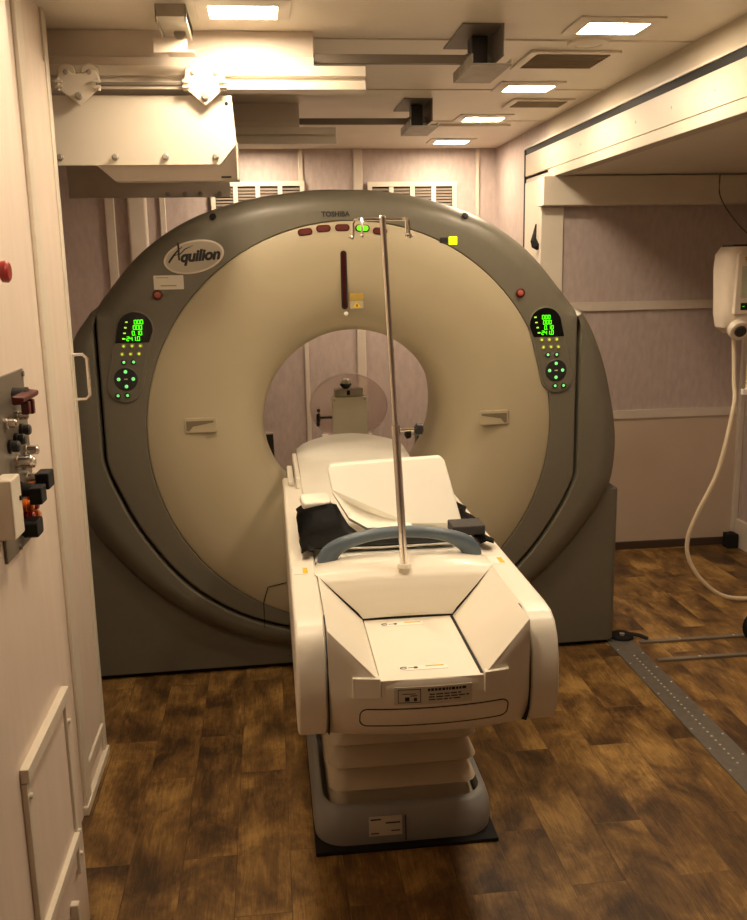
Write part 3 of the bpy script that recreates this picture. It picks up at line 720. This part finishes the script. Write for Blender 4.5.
# black vinyl restraint sheet
cols = [(.060, 2.67, .905), (.072, 2.675, .925), (.115, 2.675, .934), (.165, 2.67, .944), (.182, 2.66, .942), (.197, 2.63, .915), (.212, 2.60, .892), (.235, 2.58, .877), (.28, 2.57, .869), (.36, 2.565, .868), (.42, 2.56, .866), (.48, 2.555, .864)]
rows = []
for i in range(11):
    t = i/10
    rows.append([(x+(.01*t if x < .1 else .02*math.sin(t*2)), y+(2.472-y)*t, z+(.8655-z)*(t**.75)+.004*math.sin(7*x+9*t)*t*(1-t)*4) for x, y, z in cols])
SH = thing('restraint_sheet', 'crumpled black vinyl sheet draped at the left of the couch below the white pad', 'sheet', (.3, 2.5, .866))
o = B().grid(rows, thick=(0, .006, -.004)).obj('sheet', m_blackv, SH, ang=60); o.location = (-.3, -2.5, -.866)
def strip(x0, x1, ya, yb, wv, nm, z=.866):
    rr = []
    for i in range(14):
        t = i/13; d = wv*math.sin(i*1.7)
        rr.append([(x0+d, ya+(yb-ya)*t, z), ((x0+x1)/2, ya+(yb-ya)*t, z+.008+.004*math.sin(i*2.1)), (x1+d*1.5, ya+(yb-ya)*t, z)])
    o = B().grid(rr, thick=(0, 0, -.004)).obj(nm, m_blackv, SH); o.location = (-.3, -2.5, -.866); return o
strip(.066, .100, 2.44, 2.92, .003, 'left_strap'); strip(.570, .612, 2.44, 2.88, .006, 'right_strap')
# white foam pad leaning, lower left corner folded forward
def lean(X, Z, o=0): return (X, 2.635+(Z-.87)*.70+o, Z)
pl = [(.163, 1.032), (.174, 1.043), (.520, 1.053), (.532, 1.043), (.562, .876), (.550, .868), (.40, .874), (.172, .972)]
P1 = thing('foam_pad', 'white vinyl foam pad propped upright on the couch behind the pole', 'pad', (.35, 2.7, .87))
b = B(); b.rings([[lean(x, z) for x, z in pl], [lean(x, z, .035) for x, z in pl]])
o = b.obj('cushion', m_pad, P1, bevel=.006, seg=3); o.location = (-.35, -2.7, -.87)
A_ = [Vector(lean(.172, .972, .004)), Vector(lean(.25, .940, .004)), Vector(lean(.33, .905, .004)), Vector(lean(.405, .878, .004))]
B_ = [Vector((.186, 2.665, .955)), Vector((.215, 2.61, .912)), Vector((.265, 2.578, .888)), Vector((.405, 2.590, .878))]
rows = []
for i in range(19):
    t = i/18; kk = min(2, int(t*3)); f = t*3-kk; f2 = f
    pa = A_[kk].lerp(A_[kk+1], f); pb = B_[kk].lerp(B_[kk+1], f2)
    sag = .020*math.sin(PI*t)
    rows.append([pa.lerp(pb, s)+Vector((0, sag*2.4*math.sin(PI*s**.7), -sag*.9*math.sin(PI*s**.8))) for s in np.linspace(0, 1, 11)])
o = B().grid(rows, thick=(0, .002, -.009)).obj('folded_flap', m_pad, P1, ang=70); o.location = (-.35, -2.7, -.87)
b = B(); b.prism(rounded(.092, .07, .015), 'z', 0, .024); o = b.obj('foam_wedge', m_pad, bevel=.008, seg=3); o.location = (.122, 2.722, .928); o.rotation_euler = (math.radians(14), 0, math.radians(8))
tag(o, 'small white foam roll at the upper left of the black sheet', 'pad')
b = B(); b.box((.10, 2.70, .866), (.155, 2.75, .918)); tag(b.obj('foam_support', m_foam, bevel=.004), 'dark foam block propping the small white foam roll', 'block')
b = B(); b.box((.50, 2.470, .880), (.595, 2.555, .908)); tag(b.obj('foam_block', m_foam, bevel=.004), 'dark grey foam block by the right end of the blue arch', 'block')
b = B(); b.tube([(.155, 2.452, .872), (.22, 2.446, .868), (.30, 2.446, .866), (.38, 2.446, .867), (.50, 2.446, .868)], .0028, n=8)
tag(b.obj('thin_cord', m_pad), 'thin pale cord lying under the blue arch handle', 'cord')

# ------------------------------------------------------------------ IV pole
V = thing('iv_pole', 'chrome IV pole with four hooks standing in the couch end', 'iv pole', (.333, 2.298, .859))
top = Vector((-.043, 0, .893))
def vp(t): return top*t
B().cyl((0, 0, -.004), (0, 0, .006), .019, .016).obj('socket', m_white, V)
B().cyl(vp(-.002), vp(.405), .0105).obj('lower_tube', m_chrome, V)
B().cyl(vp(.395), vp(.425), .0125, .0115).obj('collar', m_chrome, V)
B().cyl(vp(.42), vp(1.0), .0075).obj('upper_tube', m_chrome, V)
B().cyl(vp(.635), vp(.648), .009).obj('collar', m_chrome, V)
o = B().cyl(vp(.41)+Vector((.008, 0, 0)), vp(.41)+Vector((.05, 0, 0)), .004).obj('locking_screw', m_chrome, V)
B().lathe(vp(.41)+Vector((.048, 0, 0)), (1, 0, 0), [(0, .008), (.006, .017), (.02, .015), (.024, .006)], n=8).obj('knob', m_dark, o)
B().cyl(top+Vector((-.062, 0, 0)), top+Vector((.062, 0, -.001)), .0038, n=10).obj('hook_bar', m_chrome, V)
B().lathe(top+Vector((0, 0, -.01)), (0, 0, 1), [(0, .008), (.014, .009), (.018, .005)], n=12).obj('cap', m_chrome, V)
for s in (-1, 1):
    for dy in (-1, 1):
        p = top+Vector((s*.050, 0, 0)); e = Vector((s*.016+(-.012 if dy < 0 else .004)*s, dy*.028, 0))
        b = B(); b.tube([p, p+e*.8+Vector((0, 0, 0)), p+e+Vector((0, 0, -.01)), p+e+Vector((0, 0, -.035)), p+e*1.1+Vector((0, 0, -.044)), p+e*1.35+Vector((0, 0, -.040))], .0032, n=8)
        b.lathe(p+e*1.35+Vector((0, 0, -.040)), (0, 0, 1), [(-.004, .003), (0, .0055), (.004, .003)], n=10)
        b.obj('hook', m_chrome, V)

# ------------------------------------------------------------------ phantom and clamps behind the bore
Q = thing('test_phantom', 'clear round acrylic phantom with a white front plate behind the bore', 'phantom', (.385, 4.50, .7945))
pl = [(.190*math.cos(t), .168+.160*math.sin(t)) for t in [2*PI*i/48 for i in range(48)]]
B().prism(pl, 'y', .02, .045).obj('acrylic_disc', m_acryl, Q, bevel=.003)
ri = lambda r, rz, y: [(r*math.cos(t), y, .168+rz*math.sin(t)) for t in [2*PI*i/48 for i in range(48)]]
B().rings([ri(.190, .160, .012), ri(.195, .165, .012), ri(.195, .165, .052), ri(.190, .160, .052)], loop=True).obj('acrylic_rim', m_acryl, Q)
pt = B().box((-.085, -.03, .01), (.087, .018, .222)).obj('front_plate', m_pad, Q, bevel=.003)
for x, z in ((-.075, .21), (.075, .21), (-.075, .02), (.075, .02)): B().cyl((x, -.032, z), (x, -.03, z), .004, n=8).obj('screw', m_steel, pt)
b = B(); b.box((-.072, -.02, .224), (.070, .018, .262)); b.obj('clamp_bar', m_steel, Q, bevel=.003)
B().box((-.012, -.022, .232), (.004, -.0195, .254)).obj('latch_slot', m_black, Q)
B().lathe((-.015, -.005, .262), (0, 0, 1), [(0, .012), (.012, .024), (.022, .030), (.026, .026)], n=20).obj('knob', m_black, Q)
B().lathe((-.015, -.005, .288), (0, 0, 1), [(0, .022), (.018, .018), (.026, .008)], n=20).obj('knob_cap', m_label, Q)
b = B(); b.cyl((-.15, -.005, .12), (-.086, -.005, .12), .006, n=10); b.obj('side_screw', m_dark, Q)
b = B(); b.lathe((-.165, -.005, .12), (1, 0, 0), [(0, .018), (.015, .026), (.02, .012)], n=10); b.box((-.162, -.012, .15), (-.146, .004, .165)); b.box((-.166, -.012, .078), (-.15, .004, .10)); b.obj('side_knob', m_dark, Q)
# stand foot of the phantom
B().box((-.10, -.03, .0), (.10, .05, .009)).obj('foot', m_dsteel, Q)
sp = thing('phantom_support', 'pale support table under the phantom behind the scanner', 'stand', (.385, 4.62, 0))
B().box((-.13, -.16, .765), (.13, .10, .793)).obj('shelf', m_trim, sp, bevel=.004)
B().box((-.08, -.08, .02), (.08, .08, .764)).obj('column', m_trim, sp, bevel=.006)
B().box((-.2, -.15, 0), (.2, .15, .019)).obj('foot_plate', m_pgrey, sp, bevel=.004)
k_ = thing('rail_clamp', 'chrome clamp with a black knob at the right of the bore', 'clamp', (.735, 4.485, .800))
b = B(); b.box((-.022, -.01, -.06), (.035, .02, .05)); b.obj('body', m_steel, k_, bevel=.004)
B().box((-.012, -.013, -.01), (.022, -.009, .035)).obj('face', m_dark, k_)
B().cyl((-.07, 0, .02), (-.022, 0, .02), .006, n=10).obj('screw', m_chrome, k_)
B().lathe((-.075, 0, .02), (1, 0, 0), [(0, .012), (.01, .028), (.03, .024), (.034, .01)], n=10).obj('knob', m_dark, k_)
b = B(); b.box((.030, -.008, -.03), (.085, .015, -.01)); b.obj('arm', m_dark, k_, bevel=.002)
k2 = thing('rail_clamp', 'small dark clamp with chrome top at the left of the bore', 'clamp', (-.015, 4.485, .800))
b = B(); b.prism([(-.018, .045), (.018, .045), (.02, -.075), (.004, -.075)], 'y', -.015, .015); b.obj('body', m_dark, k2)
B().box((-.02, -.018, .046), (.02, .018, .052)).obj('top_plate', m_chrome, k2)
b = B(); b.box((-.115, -.012, -.045), (-.005, .012, -.030)); b.obj('arm', m_dark, k2, bevel=.002)

# ------------------------------------------------------------------ right: wall latch, device, hose
t = thing('wall_latch', 'black lever latch on the cream wall strip beside the scanner top', 'latch', (XW-.006, 5.16, 1.74))
B().tube([(0, 0, 0), (-.02, -.01, .01), (-.03, -.01, .04)], [.02, .022, .018], n=10).obj('knuckle', m_black, t)
B().tube([(-.03, -.01, .03), (-.022, -.01, .08), (-.016, -.01, .125)], [.016, .010, .004], n=10).obj('lever', m_black, t)

D = thing('injector_unit', 'cream wall device with a display and round sockets at the right edge', 'medical device', (2.315, 4.2, 1.300))
b = B()
def dring(w0, w1, d0, d1, r, z): return [((w0+w1)/2+u, (d0+d1)/2+v, z) for u, v in rounded(w1-w0, d1-d0, r, 8)]
b.rings([dring(-.125, .125, -.06, .09, .06, 0), dring(-.165, .165, -.09, .10, .07, .03), dring(-.178, .178, -.105, .10, .07, .09), dring(-.185, .185, -.10, .10, .06, .30), dring(-.180, .180, -.09, .10, .06, .37), dring(-.155, .155, -.07, .09, .05, .405)])
b.obj('housing', m_device, D, ang=40)
B().prism([(-.158, .095), (.15, .095), (.15, .385), (-.135, .385), (-.152, .37)], 'y', -.118, -.095).obj('front_panel', m_device, D, bevel=.006)
B().box((-.132, -.1205, .17), (-.085, -.1175, .315)).obj('lcd', m_lcd, D)
o = B().box((-.078, -.1205, .155), (.11, -.1180, .32)).obj('keypad', m_label, D)
for i in range(5):
    for j in range(2):
        B().lathe((-.060+j*.055, -.120, .305-i*.034), (0, -1, 0), [(0, .009), (.004, .009), (.005, .006)], n=14).obj('button', m_louv, o)
B().box((-.128, -.121, .115), (.10, -.1175, .148)).obj('readout', m_disp, D)
b = B(); digits(b, '- 11', -.120, .1315, .016, -.1225); b.obj('digits', m_glowg, D)
B().lathe((-.03, -.118, .35), (0, -1, 0), [(0, .022), (.004, .02), (.006, .012)], n=24).obj('red_button', m_red, D)
B().box((-.120, -.1195, .34), (-.100, -.1175, .358)).obj('yellow_mark', m_yel, D)
for x in (-.112, .02):
    o = B().lathe((x, -.075, .03), (0, -.8, -.45), [(0, .052), (.03, .050), (.034, .040), (.030, .030)], n=28).obj('socket', m_device, D)
    B().lathe((x, -.098, .017), (0, -.8, -.45), [(0, .030), (.012, .026)], n=24).obj('socket_hole', m_dark, o)
B().box((-.02, .101, .15), (.02, .16, .25)).obj('bracket', m_dsteel, D)
B().box((.0, .12, .17), (XA-2.315-.001, .15, .23)).obj('wall_arm', m_dsteel, D)
B().box((-.14, -.04, .4051), (.14, .07, .415)).obj('top_cap', m_dark, D, bevel=.004)
# coiled leads
for i, (x, zb, lab) in enumerate(((2.258, 1.03, 'coiled cream lead with a white plug under the device, left one'), (2.300, 1.06, 'coiled cream lead with a white plug under the device, right one'))):
    t = thing('coiled_lead', lab, 'cable', (x, 4.10, 1.29), 0, 'coiled leads')
    pts = [(-.005, 0, -.005), (-.015, 0, -.04), (0, 0, -.07)]
    n_ = 150
    for q in range(n_): a = q*.62; pts.append((.009*math.cos(a), .009*math.sin(a), -.08-(.17)*q/n_))
    pts += [(0, 0, -.262), (0, 0, zb-1.29+.03)]
    B().tube(pts, .0032, n=6).obj('coil', m_hose, t)
    b = B(); b.box((-.028, -.012, zb-1.29-.015), (.014, .012, zb-1.29+.012)); b.cyl((0, 0, zb-1.29+.01), (0, 0, zb-1.29+.035), .008, n=10); b.obj('plug', m_pad, t, bevel=.003)
def smooth(pts, n=8):
    P = [Vector(p) for p in pts]; o = []
    P = [P[0]*2-P[1]]+P+[P[-1]*2-P[-2]]
    for i in range(1, len(P)-2):
        for k_ in range(n):
            t = k_/n; a, b_, c_, d = P[i-1:i+3]
            o.append(.5*((2*b_)+(-a+c_)*t+(2*a-5*b_+4*c_-d)*t*t+(-a+3*b_-3*c_+d)*t**3))
    return o+[P[-2]]
hose = smooth([(2.238, 4.225, 1.288), (2.236, 4.205, 1.18), (2.228, 4.175, 1.065), (2.210, 4.13, .955), (2.125, 4.08, .657), (2.032, 4.08, .447), (1.990, 4.08, .325), (1.995, 4.07, .22), (2.06, 4.05, .11), (2.17, 4.03, .03), (2.33, 4.01, .013), (2.50, 3.92, .013), (2.56, 3.7, .015), (2.42, 3.42, .03), (2.15, 3.30, .03), (2.00, 3.28, .05), (1.94, 3.31, .09), (1.945, 3.36, .12), (2.0, 3.42, .14), (2.10, 3.46, .15)])
tag(B().tube(hose, .0105, n=10).obj('hose', m_hose), 'long cream hose drooping from the device to a loop on the floor', 'hose')
tag(B().tube(smooth([(2.43, YA-.112, 2.094), (2.43, 4.82, 1.98), (2.41, 4.6, 1.84), (2.36, 4.25, 1.708)]), .003, n=6).obj('power_cable', m_dark), 'thin dark cable dropping from the ceiling beam to the device', 'cable')

# ------------------------------------------------------------------ floor plate, floor rails, end fittings
t = thing('threshold_plate', 'dark riveted metal strip on the floor at the slide-out edge', 'floor plate', (1.487, 3.6, 0))
B().box((-.058, -4.6, .0), (.058, .07, .006)).obj('plate', m_plate, t, bevel=.001)
random.seed(11)
rv = B().lathe((0, 0, .006), (0, 0, 1), [(0, .0045), (.0015, .004), (.0024, .002)], n=8).obj('rivet', m_rivet, t)
pos = []
for i in range(30): pos.append((.0, -.12-i*.030))
for i in range(14): pos.append((-.046, -.05-i*.14)); pos.append((.046, -.10-i*.14))
rv.location = (*pos[0], 0)
for x, y in pos[1:]:
    c2 = rv.copy(); COL.objects.link(c2); c2.parent = t; c2.location = (x, y, 0)
for y, lab in ((3.615, 'thin dark metal floor rail, the farther of the two'), (3.425, 'thin dark metal floor rail, the nearer of the two')):
    t = thing('floor_rail', lab, 'rail', (1.95, y, 0), 0, 'floor rails of the slide-out')
    B().box((-.385, -.012, 0), (.70, .012, .010)).obj('bar', m_dsteel, t, bevel=.002)
    for x in (-.2, .05, .3): B().cyl((x, 0, .010), (x, 0, .0125), .005, n=8).obj('screw', m_rivet, t)
t = thing('cable_boot', 'black rubber cable boot at the foot of the scanner right corner', 'boot', (1.508, 3.68, .007))
b = B(); b.lathe((0, 0, 0), (0, 0, 1), [(0, .052), (.012, .050), (.022, .030), (.026, .012)], n=24); b.obj('dome', m_black, t)
b = B(); b.cyl((-.01, -.03, .022), (-.01, -.03, .03), .012, n=12); b.obj('cap', m_chrome, t)
B().tube(smooth([(.03, 0, .012), (.07, -.02, .012), (.10, -.05, .006)]), .009, n=8).obj('lead', m_black, t)
t = thing('grooved_wheel', 'black grooved wheel on the floor inside the hose loop', 'wheel', (2.075, 3.54, .0))  # plain black grooved wheel, purpose unknown
B().lathe((0, -.035, .075), (0, 1, 0), [(0, .03), (.004, .066), (.018, .074), (.03, .05), (.042, .074), (.056, .066), (.06, .03)], n=32).obj('tyre', m_black, t)
B().lathe((0, -.042, .075), (0, 1, 0), [(0, .018), (.074, .018)], n=20).obj('hub', m_dsteel, t)
t = thing('corner_block', 'small black block on the floor in the slide-out corner', 'block', (2.635, 4.87, 0))
B().box((-.03, -.03, 0), (.035, .035, .085)).obj('body', m_black, t, bevel=.004); B().cyl((0, 0, .085), (0, 0, .095), .012, n=12).obj('cap', m_dark, t)

# ------------------------------------------------------------------ near left control panel
K = thing('control_box', 'steel switch panel with knobs, lamps and a red lever on the near wall', 'control panel', (XC, 1.865, 1.09))
b = B(); b.box((0, -.12, 0), (.006, .118, .352)); b.obj('face_plate', m_dsteel, K, bevel=.001)
for y, z in ((.108, .342), (.105, .012), (-.03, .008)): B().cyl((.006, y, z), (.010, y, z), .006, n=10).obj('screw', m_dsteel, K)
# red rotary lever
lv = B().cyl((.006, .03, .305), (.034, .03, .305), .018, n=20).obj('switch_shaft', m_dark, K)
b = B(); b.rings([[(.026, -.06, .298), (.026, .055, .294), (.026, .06, .316), (.026, -.06, .316)], [(.046, -.05, .302), (.046, .07, .302), (.046, .07, .312), (.046, -.05, .312)]]); b.obj('lever', m_dred, lv, bevel=.003)
for q0, q1 in (((.028, -.01, .272), (.044, .008, .298)), ((.028, .025, .268), (.044, .041, .298))): B().box(q0, q1).obj('lever_finger', m_dred, lv, bevel=.003)
def knob(y, z, r, l, m, nm='knob'):
    o = B().lathe((.006, y, z), (1, 0, 0), [(0, r*1.25), (.006, r*1.25), (.007, r), (l, r), (l+.003, r*.7)], n=20).obj(nm, m, K)
    return o
knob(.03, .265, .008, .022, m_chrome); knob(-.045, .262, .009, .02, m_chrome)
knob(.055, .232, .011, .018, m_dark, 'green_lamp'); knob(.01, .220, .011, .018, m_dark, 'green_lamp'); knob(-.035, .214, .011, .018, m_dark, 'green_lamp')
knob(.07, .187, .010, .026, m_chrome); knob(.0, .178, .012, .03, m_chrome); knob(.05, .165, .012, .022, m_chrome)
o = knob(.06, .128, .013, .030, m_chrome, 'knob_shaft'); B().box((.03, .035, .108), (.058, .085, .143)).obj('knob_cap', m_black, o, bevel=.003)
o = knob(.0, .118, .014, .028, m_black, 'knob_shaft'); B().box((.03, -.02, .09), (.055, .022, .125)).obj('knob_cap', m_black, o, bevel=.003)
knob(.07, .092, .012, .018, m_orange, 'orange_lamp'); knob(.07, .070, .011, .016, m_red, 'red_lamp'); knob(.068, .046, .012, .018, m_orange, 'orange_lamp')
knob(.03, .078, .011, .016, m_orange, 'orange_lamp'); knob(.03, .054, .011, .016, m_red, 'red_lamp')
o = knob(.0, .040, .014, .022, m_black, 'knob_shaft')
b = B(); b.prism(rounded(.05, .035, .008), 'x', 0, .03); o2 = b.obj('knob_cap', m_black, o, bevel=.003); o2.location = (.012, .0, .04)
b = B(); b.box((.006, -.17, .06), (.040, -.105, .175)); ob = b.obj('relay_box', m_cream, K, bevel=.004); B().cyl((.040, -.12, .13), (.043, -.12, .13), .005, n=8).obj('screw', m_black, ob)
t = thing('emergency_button', 'red mushroom push button high on the near left wall', 'button', (XC, 1.835, 1.64))
B().lathe((0, 0, 0), (1, 0, 0), [(0, .02), (.012, .02), (.013, .012), (.026, .012)], n=20).obj('collar', m_cream, t)
B().lathe((.02, 0, 0), (1, 0, 0), [(0, .012), (.004, .020), (.014, .021), (.018, .016)], n=24).obj('red_cap', m_red, t)
